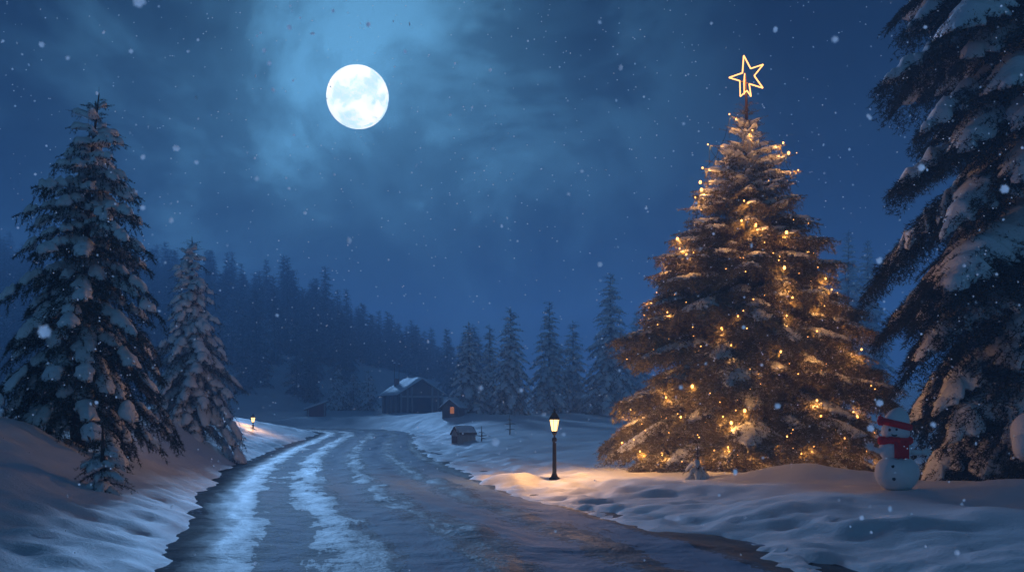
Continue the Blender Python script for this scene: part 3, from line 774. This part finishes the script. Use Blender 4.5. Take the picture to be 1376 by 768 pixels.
for i in range(rows - 1):
    for j in range(cols - 1):
        a, b_, c, d_ = i * cols + j, i * cols + j + 1, (i + 1) * cols + j + 1, (i + 1) * cols + j
        bmq.faces.new((fr_[d_], fr_[c], fr_[b_], fr_[a])).smooth = True; bmq.faces.new((bk_[a], bk_[b_], bk_[c], bk_[d_])).smooth = True
for j in range(cols - 1):
    for i0 in (0, rows - 1): bmq.faces.new((fr_[i0*cols+j], fr_[i0*cols+j+1], bk_[i0*cols+j+1], bk_[i0*cols+j]))
for i in range(rows - 1):
    for j0 in (0, cols - 1): bmq.faces.new((fr_[i*cols+j0], fr_[(i+1)*cols+j0], bk_[(i+1)*cols+j0], bk_[i*cols+j0]))
bmesh.ops.recalc_face_normals(bmq, faces=bmq.faces); obj('scarf_end', bmq, M['red_dark'], scarf)
bmq = bmesh.new(); bm_blob(bmq, (-.36, -.24, 1.34), (.14, .11, .115), 18, 12, .06, 8); obj('scarf_knot', bmq, M['red'], scarf)
def snow_hand(bmq, c, d, sp_, seed):
    bm_blob(bmq, c, (.085, .06, .085), 14, 10, .05, seed); rr = np.random.default_rng(seed)
    d = Vector(d).normalized(); side = d.cross(Vector((0, 1, 0))).normalized()
    for k, a in enumerate((-.95, -.5, -.05, .4, .95)):
        e = (d * math.cos(a) + side * math.sin(a)).normalized(); ln_ = .15 if k not in (0, 4) else .11
        c0 = Vector(c) + e * .05
        bm_tube(bmq, [c0, c0 + e * ln_ * .6, c0 + e * ln_ + Vector((0, -.01, -.015))], [.032, .028, .012], 8)
for nm, a0, a1, hd in (('l', (-.36, -.05, 1.05), (-.60, -.08, 1.12), (-.4, 0, 1)), ('r', (.30, -.08, 1.06), (.62, -.10, 1.02), (1, 0, .25))):
    bmq = bmesh.new(); mid_ = [a0[i] * .5 + a1[i] * .5 - (.02 if i == 2 else 0) for i in range(3)]
    bm_tube(bmq, [a0, mid_, a1], [.10, .075, .055], 12); arm = obj('arm', bmq, M['snowman_snow'], sm)
    bmq = bmesh.new(); snow_hand(bmq, (a1[0] + (.05 if nm == 'r' else -.05), a1[1], a1[2] + .01), hd, 1, 70 + len(nm)); obj('hand', bmq, M['snowman_snow'], arm)

# ------------------------------------------------------------------ cabin and huts
def gable_hut(t, w, l, hw_, hp, wall, over=.35, snow_t=.22, eave_drop=0.0):
    """gable front faces -Y (local); walls, roof and snow"""
    bmq = bmesh.new()
    pr = [(-w/2, -.6), (w/2, -.6), (w/2, hw_), (0, hp), (-w/2, hw_)]
    a = [bmq.verts.new((x_, 0, z_)) for x_, z_ in pr]; c = [bmq.verts.new((x_, l, z_)) for x_, z_ in pr]
    bmq.faces.new(a); bmq.faces.new(c[::-1])
    for k in range(5): bmq.faces.new((a[k], c[k], c[(k + 1) % 5], a[(k + 1) % 5]))
    bmesh.ops.recalc_face_normals(bmq, faces=bmq.faces); obj('wall', bmq, wall, t)
    sl = (hp - hw_) / (w / 2); ex = w / 2 + over; ez = hp - sl * ex
    def slab(t0, t1, inset, bulge=0):
        q = bmesh.new()
        n = 14
        for sgn in (-1, 1):
            top = []; bot = []
            for i in range(n + 1):
                row_t = []; row_b = []
                for j in range(n + 1):
                    s = i / n; yv = -over + inset + (l + 2 * over - 2 * inset) * j / n; xv = sgn * (ex - inset) * s
                    zz = hp - sl * abs(xv)
                    edge = min(1, 6 * min(j / n, 1 - j / n) + .45) * min(1, (1 - s) * 6 + .45)
                    row_t.append(q.verts.new((xv, yv, zz + t0 + (t1 - t0) * (edge if bulge else 1) * (1 + bulge * .10 * math.sin(3.1 * s * 2 + j * .9 + sgn)))))
                    row_b.append(q.verts.new((xv, yv, zz + t0)))
                top.append(row_t); bot.append(row_b)
            for i in range(n):
                for j in range(n):
                    q.faces.new((top[i][j], top[i+1][j], top[i+1][j+1], top[i][j+1])).smooth = bool(bulge); q.faces.new((bot[i][j+1], bot[i+1][j+1], bot[i+1][j], bot[i][j]))
            for i in range(n):
                for j in (0, n): q.faces.new((top[i][j], bot[i][j], bot[i+1][j], top[i+1][j]))
            for j in range(n): q.faces.new((top[n][j], bot[n][j], bot[n][j+1], top[n][j+1])); 
        bmesh.ops.recalc_face_normals(q, faces=q.faces); return q
    rf = obj('roof', slab(.01, .12, 0), M['logs'], t)
    obj('roof_snow', slab(.125, .125 + snow_t, .06, 1), M['tree_snow'], rf)
    return rf
YC = 128.0; pc = at(566, 553, YC); zc = gz(pc.x, YC)
cab = thing('log_cabin', 'dark timber cabin with snowy roof and wide open porch at the bend of the road', 'cabin', (pc.x, YC, zc), math.radians(27))
w_, l_, hw_, hp_ = 5.9, 6.2, 2.5, 4.3
rf = gable_hut(cab, w_, l_, hw_, hp_, M['logs'], .45, .26)
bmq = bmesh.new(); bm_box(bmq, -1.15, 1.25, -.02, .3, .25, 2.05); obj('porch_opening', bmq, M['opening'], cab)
for xx_ in (-2.75, -1.9, -1.3, 1.4, 2.2, 2.75):
    bmq = bmesh.new(); bm_box(bmq, xx_ - .09, xx_ + .09, -.30, -.12, -.5, hp_ - abs(xx_) * (hp_ - hw_) / (w_ / 2) - .05); obj('post', bmq, M['rimed_wood'], cab)
bmq = bmesh.new(); bm_box(bmq, -2.9, 2.9, -.28, -.05, 2.12, 2.3); obj('beam', bmq, M['greywood'], cab)
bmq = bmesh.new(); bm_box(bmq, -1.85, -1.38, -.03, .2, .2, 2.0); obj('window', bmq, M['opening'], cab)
for yy_ in (.9, 2.4, 3.9, 5.4):
    bmq = bmesh.new(); bm_box(bmq, -w_/2 - .2, -w_/2 - .02, yy_ - .1, yy_ + .1, -.5, hw_ - .25); obj('post', bmq, M['rimed_wood'], cab)
bmq = bmesh.new(); bm_box(bmq, -1.7, -1.2, 4.6, 5.1, 2.8, 4.6); obj('chimney', bmq, M['brick'], rf)
for xx_, yy_, hh_ in ((-1.45, 5.6, 6.6), (-.95, 5.3, 6.5)):
    bmq = bmesh.new(); bm_tube(bmq, [(xx_, yy_, 2.9), (xx_, yy_, hh_)], .05, 8); pp = obj('stove_pipe', bmq, M['iron'], rf)
    bmq = bmesh.new(); bm_blob(bmq, (xx_, yy_, hh_ + .06), (.14, .14, .10), 12, 8, .05, 3); obj('snow_cap', bmq, M['tree_snow'], pp)
YH = 100.0; ph = at(605, 553, YH)
hut = thing('lit_hut', 'small snowy hut with one glowing orange window beside the cabin', 'hut', (ph.x, YH, gz(ph.x, YH) + .1), math.radians(-18))
gable_hut(hut, 1.7, 1.8, .9, 1.55, M['logs'], .3, .2)
bmq = bmesh.new(); bm_box(bmq, .0, .42, -.03, .05, .30, .95); wn = obj('window', bmq, M['lit_window'], hut)
bmq = bmesh.new()
for a in ((-.06, 0, .24, 1.01), (.42, .48, .24, 1.01), (0, .42, .95, 1.01), (0, .42, .24, .30)): bm_box(bmq, a[0], a[1], -.06, .02, a[2], a[3])
obj('frame', bmq, M['logs'], wn)
YR = 124.0; pr_ = at(425, 565, YR)
redh = thing('red_shed', 'small red shed with one sloping snowy roof beyond the far road', 'shed', (pr_.x, YR, gz(pr_.x, YR) + .1), math.radians(8))
bmq = bmesh.new(); v = [bmq.verts.new(p) for p in ((-1.1,0,-.6),(1.1,0,-.6),(1.1,0,1.55),(-1.1,0,.75),(-1.1,1.8,-.6),(1.1,1.8,-.6),(1.1,1.8,1.55),(-1.1,1.8,.75))]
for q in ((0,1,2,3),(7,6,5,4),(0,4,5,1),(1,5,6,2),(2,6,7,3),(3,7,4,0)): bmq.faces.new([v[i] for i in q])
bmesh.ops.recalc_face_normals(bmq, faces=bmq.faces); obj('wall', bmq, M['redwood'], redh)
SH = Matrix(((1,0,0,0),(0,1,0,0),(.364,0,1,1.155),(0,0,0,1)))
bmq = bmesh.new(); bm_box(bmq, -1.5, 1.4, -.25, 2.05, .005, .09, SH); rr0 = obj('roof', bmq, M['logs'], redh)
bmq = bmesh.new(); bm_box(bmq, -1.48, 1.38, -.23, 2.03, .094, .28, SH); bmesh.ops.bevel(bmq, geom=bmq.edges[:], offset=.06, segments=2, affect='EDGES'); obj('roof_snow', bmq, M['tree_snow'], rr0)
for xx_ in (-.95, .98):
    bmq = bmesh.new(); bm_box(bmq, xx_ - .07, xx_ + .07, -.06, -.003, -.5, .75 + (xx_ + 1.1) * .364 - .04); obj('post', bmq, M['greywood'], redh)
YW = 66.0; pw = at(611, 601, YW)
shd = thing('wooden_box_shed', 'knee-high grey wooden shed half sunk in the field beside the road', 'shed', (pw.x, YW, pw.z), math.radians(-62))
shd.location.z = gz(pw.x, YW) - .03
gable_hut(shd, 1.0, 1.25, .62, 1.0, M['greywood'], .07, .05)
bmq = bmesh.new(); bm_box(bmq, -.40, .42, -.035, -.003, .06, .50); obj('door', bmq, M['logs'], shd)
bmq = bmesh.new(); bm_tube(bmq, [(.52, -.05, .95), (1.05, .1, .02)], .03, 6); obj('brace', bmq, M['greywood'], shd)
# bare sticks in the field
def sapling(label, px, Y, h, arms):
    x = wx(px, Y); t = tag(None or bpy.data.objects.new('bare_sapling', None), label, 'sapling', 'bare sticks in the field'); link(t); t.location = (x, Y, gz(x, Y) - .05)
    bmq = bmesh.new(); bm_tube(bmq, [(0, 0, -.2), (.02, 0, h * .5), (-.01, 0, h)], [.05, .04, .015], 6); obj('stem', bmq, M['bark'], t)
    for (z_, a, l_) in arms:
        bmq = bmesh.new(); bm_tube(bmq, [(0, 0, z_), (math.cos(a) * l_ * .5, math.sin(a) * .1, z_ + .03), (math.cos(a) * l_, math.sin(a) * .2, z_ - .06 * abs(l_))], [.03, .025, .01], 5); obj('branch', bmq, M['bark'], t)
sapling('low bare sapling with level side branches next to the grey box shed', 647, 64, 1.05, ((.42, .1, .6), (.42, PI - .1, .55), (.6, .3, .25), (.62, PI, .22), (.25, .2, .3)))
sapling('taller bare sapling standing alone in the field below the broad fir', 685, 68, 1.35, ((.75, .2, .42), (.72, PI, .40), (.40, .3, .36), (.38, PI - .3, .36), (1.0, .2, .18), (1.02, PI, .18)))

# ------------------------------------------------------------------ falling snow
fm = []
for k in range(3):
    bmq = bmesh.new(); rr = np.random.default_rng(300 + k)
    c0 = bmq.verts.new((0, 0, .22)); nr = 18
    ring1 = [bmq.verts.new((.6 * math.cos(2*PI*q/nr), .6 * math.sin(2*PI*q/nr), .14 + .05 * rr.normal())) for q in range(nr)]
    rad_ = [1 + .14 * math.cos(6 * 2*PI*q/nr) + .07 * rr.normal() for q in range(nr)]
    ring2 = [bmq.verts.new((rad_[q] * math.cos(2*PI*q/nr), rad_[q] * math.sin(2*PI*q/nr), .07 * rr.normal())) for q in range(nr)]
    for q in range(nr):
        q2 = (q + 1) % nr
        bmq.faces.new((c0, ring1[q], ring1[q2])); bmq.faces.new((ring1[q], ring2[q], ring2[q2], ring1[q2]))
    for f_ in bmq.faces: f_.smooth = True
    me = bpy.data.meshes.new('snowflake'); bmq.to_mesh(me); bmq.free(); me.materials.append(M['flake']); fm.append(me)
rs = np.random.default_rng(404)
def flake(px, py, Y, rpx, label=None):
    o = bpy.data.objects.new('snowflake', fm[int(rs.integers(0, 3))]); link(o); o.location = at(px, py, Y); r0 = rpx / F * Y
    o.scale = (r0, r0, r0); o.rotation_euler = (PI / 2 + rs.normal(0, .45), rs.uniform(0, 6.28), rs.normal(.1, .5))
    tag(o, label or 'small white snowflake drifting in the night air', 'snowflake', 'falling snowflakes'); return o
flake(60, 445, 2.2, 8.5, 'large snowflake in front of the tall narrow left fir')
flake(187, 2, 2.2, 8, 'large snowflake at the top edge of the sky on the left')
for px, py, r_ in ((469,323,5),(237,199,5),(230,296,4),(56,60,4),(834,91,4.2),(1042,40,4),(1122,53,4.5),(1168,157,5),(1350,254,6),(1238,225,5),(1182,350,5),
                   (666,594,5.5),(731,556,4),(757,583,3),(1170,575,5),(1182,541,5),(1254,570,4),(1196,683,4),(1158,695,3.5),(1286,742,3.8),(806,355,3.6),
                   (192,211,3.5),(192,279,3.5),(264,218,3),(389,37,3.6),(495,33,3.5),(355,68,3),(420,45,3),(367,121,3),(362,85,3),(176,69,3),(91,78,3),(263,131,3),(345,240,3),
                   (988,634,4.5),(915,520,2.8),(1045,545,4),(700,524,3),(646,521,3.5),(782,230,2.5),(560,222,3),(806,30,2.5),(1010,330,3.5)):
    flake(px, py, rs.uniform(2.6, 4.5), r_ * .92)
n_ = 0
while n_ < 250:
    px, py = rs.uniform(-20, 1396), rs.uniform(-10, 770)
    if rs.random() < (0 if py < 420 else .55): continue
    flake(px, py, rs.uniform(3.0, 9.0), rs.choice([1.15, 1.45, 1.85, 2.4], p=[.42, .33, .17, .08])); n_ += 1
# the finest flakes, past counting
bv, bt = [], []; base = np.array([[1,0,0],[-1,0,0],[0,.15,1],[0,-.15,-1],[0,.2,0]], float); ft = np.array([[0,2,4],[2,1,4],[1,3,4],[3,0,4]])
for k in range(2000):
    Y = rs.uniform(5, 22); px, py = rs.uniform(-300, 1676), rs.uniform(-20, 640)
    p = at(px, py, Y); 
    if p.z < 1.2: continue
    r0 = rs.uniform(.55, 1.15) / F * Y; bt.append(ft + 5 * len(bv)); bv.append(base * r0 + np.array(p))
fo_ = obj('falling_snow', mesh_np('falling_snow', np.concatenate(bv), tris=np.concatenate(bt), smooth=True), M['flake']); fo_['kind'] = 'stuff'

# ------------------------------------------------------------------ moon
MD = Vector(((480.5 - CX) / F, 1, (HY - 130.5) / F)); DM = 6000.0
m, nt, out = new_mat('moon'); e = N(nt, 'ShaderNodeEmission'); tc = N(nt, 'ShaderNodeTexCoord')
n1_ = noise(nt, 1.5, 6, .58, tc.outputs['Normal'], .3); n2_ = noise(nt, 6, 4, .6, tc.outputs['Normal'], .4)
nm = N(nt, 'ShaderNodeMapping'); nm.inputs['Location'].default_value = (3.2, 1.1, .4)
nt.links.new(tc.outputs['Normal'], nm.inputs[0]); nt.links.new(nm.outputs[0], n1_.inputs['Vector'])
mix_ = math_n(nt, 'ADD', math_n(nt, 'MULTIPLY', n1_.outputs[0], .8), math_n(nt, 'MULTIPLY', n2_.outputs[0], .2))
rp = ramp(nt, mix_, [(.42, (.56, .76, .85)), (.49, (.70, .87, .94)), (.56, (1.0, 1.0, .97))])
nt.links.new(rp.outputs[0], e.inputs[0]); e.inputs[1].default_value = 1.85; nt.links.new(e.outputs[0], out.inputs['Surface']); m.cycles.emission_sampling = 'NONE'
bmq = bmesh.new(); bmesh.ops.create_uvsphere(bmq, u_segments=96, v_segments=48, radius=41.5 / F * DM)
for f_ in bmq.faces: f_.smooth = True
mo = obj('moon', bmq, m); mo.location = Vector((0, 0, HC)) + MD * DM; tag(mo, 'bright full moon with pale grey patches in the cloudy night sky', 'moon')
MOON_E = e

# ------------------------------------------------------------------ haze
m, nt, out = new_mat('haze'); pv = N(nt, 'ShaderNodeVolumePrincipled')
pv.inputs['Color'].default_value = (.40, .66, 1.0, 1); pv.inputs['Density'].default_value = .0031; pv.inputs['Anisotropy'].default_value = .12
nt.links.new(pv.outputs[0], out.inputs['Volume'])
bmq = bmesh.new(); bm_box(bmq, -460, 460, -60, 520, -3, 56); hz = obj('haze', bmq, m); hz['kind'] = 'stuff'

# ------------------------------------------------------------------ sky, moonlight
SUN_EL, SUN_AZ = math.radians(14.5), math.atan2(MD.x, MD.y) - math.radians(5)      # azimuth measured from +Y towards +X
w = bpy.data.worlds.new('World'); scene.world = w; w.use_nodes = True; nt = w.node_tree; nt.nodes.clear()
out = N(nt, 'ShaderNodeOutputWorld'); bg = N(nt, 'ShaderNodeBackground'); nt.links.new(bg.outputs[0], out.inputs[0])
sk = N(nt, 'ShaderNodeTexSky'); sk.sky_type = 'NISHITA'; sk.sun_disc = False; sk.sun_elevation = SUN_EL; sk.sun_rotation = SUN_AZ; sk.altitude = 200; sk.dust_density = .4; sk.ozone_density = 3
tc = N(nt, 'ShaderNodeTexCoord'); ve = tc.outputs['Generated']
dt = N(nt, 'ShaderNodeVectorMath', operation='DOT_PRODUCT'); dt.inputs[1].default_value = MD.normalized(); nt.links.new(ve, dt.inputs[0])
cosm = math_n(nt, 'MAXIMUM', dt.outputs['Value'], 0)
mp = N(nt, 'ShaderNodeMapping'); mp.inputs['Scale'].default_value = (1, 1, 1.25); mp.inputs['Location'].default_value = (1.75, .4, .62); nt.links.new(ve, mp.inputs[0])
c1 = noise(nt, 4.6, 7, .58, mp.outputs[0], .5)
c2 = noise(nt, 9.0, 4, .55, mp.outputs[0], .3)
cl = math_n(nt, 'ADD', math_n(nt, 'MULTIPLY', c1.outputs[0], .72), math_n(nt, 'MULTIPLY', c2.outputs[0], .28))
cloud = ramp(nt, cl, [(.38, .07), (.48, .42), (.60, 1.8)])
near = math_n(nt, 'POWER', cosm, 42.0); halo = math_n(nt, 'POWER', cosm, 90.0); wide = math_n(nt, 'POWER', cosm, 4.0)
lit = math_n(nt, 'ADD', math_n(nt, 'ADD', math_n(nt, 'MULTIPLY', near, .50), .002), math_n(nt, 'MULTIPLY', wide, .004))
opp_fill = math_n(nt, 'MULTIPLY', math_n(nt, 'MAXIMUM', math_n(nt, 'MULTIPLY', dt.outputs['Value'], -1.0), 0), .44)   # added fill light: unseen sky behind the camera brightened, opposite the moon
amt0 = math_n(nt, 'ADD', math_n(nt, 'MULTIPLY', lit, cloud.outputs[0]), math_n(nt, 'MULTIPLY', halo, .34))
amt = math_n(nt, 'ADD', amt0, opp_fill)
tint = N(nt, 'ShaderNodeCombineXYZ')
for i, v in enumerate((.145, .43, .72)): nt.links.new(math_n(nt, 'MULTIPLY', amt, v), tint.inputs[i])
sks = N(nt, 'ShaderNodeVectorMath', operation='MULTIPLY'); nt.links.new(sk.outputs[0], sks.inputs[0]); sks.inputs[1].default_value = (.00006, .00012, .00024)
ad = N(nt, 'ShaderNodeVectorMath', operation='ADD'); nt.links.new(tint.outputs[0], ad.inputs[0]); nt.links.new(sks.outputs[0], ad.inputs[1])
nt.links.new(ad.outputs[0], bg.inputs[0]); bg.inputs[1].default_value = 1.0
sl = bpy.data.lights.new('moonlight', 'SUN'); sl.energy = 2.6; sl.angle = math.radians(5); sl.color = (.25, .53, 1.0)
so = bpy.data.objects.new('moonlight', sl); link(so)
sd_ = Vector((math.sin(SUN_AZ) * math.cos(SUN_EL), math.cos(SUN_AZ) * math.cos(SUN_EL), math.sin(SUN_EL)))
so.rotation_euler = (-sd_).to_track_quat('-Z', 'Y').to_euler()

# ------------------------------------------------------------------ camera and render settings
cam = bpy.data.cameras.new('camera'); cam.sensor_width = 36; cam.lens = 36; cam.shift_y = (HY - 384) / 1376; cam.clip_start = .1; cam.clip_end = 20000
cam.dof.use_dof = True; cam.dof.focus_distance = 32; cam.dof.aperture_fstop = 4.0
co = bpy.data.objects.new('camera', cam); link(co); co.location = (0, 0, HC); co.rotation_euler = (PI / 2, 0, 0); scene.camera = co
scene.view_settings.view_transform = 'Standard'; scene.view_settings.look = 'None'; scene.view_settings.exposure = 0; scene.view_settings.gamma = 1
scene.render.engine = 'CYCLES'; c = scene.cycles
c.use_denoising = True; c.max_bounces = 6; c.diffuse_bounces = 2; c.glossy_bounces = 2; c.transmission_bounces = 4; c.transparent_max_bounces = 8; c.volume_bounces = 1
c.sample_clamp_indirect = 3; c.sample_clamp_direct = 0; c.use_light_tree = True
try: c.denoiser = 'OPENIMAGEDENOISE'; c.denoising_input_passes = 'RGB_ALBEDO_NORMAL'
except Exception: pass
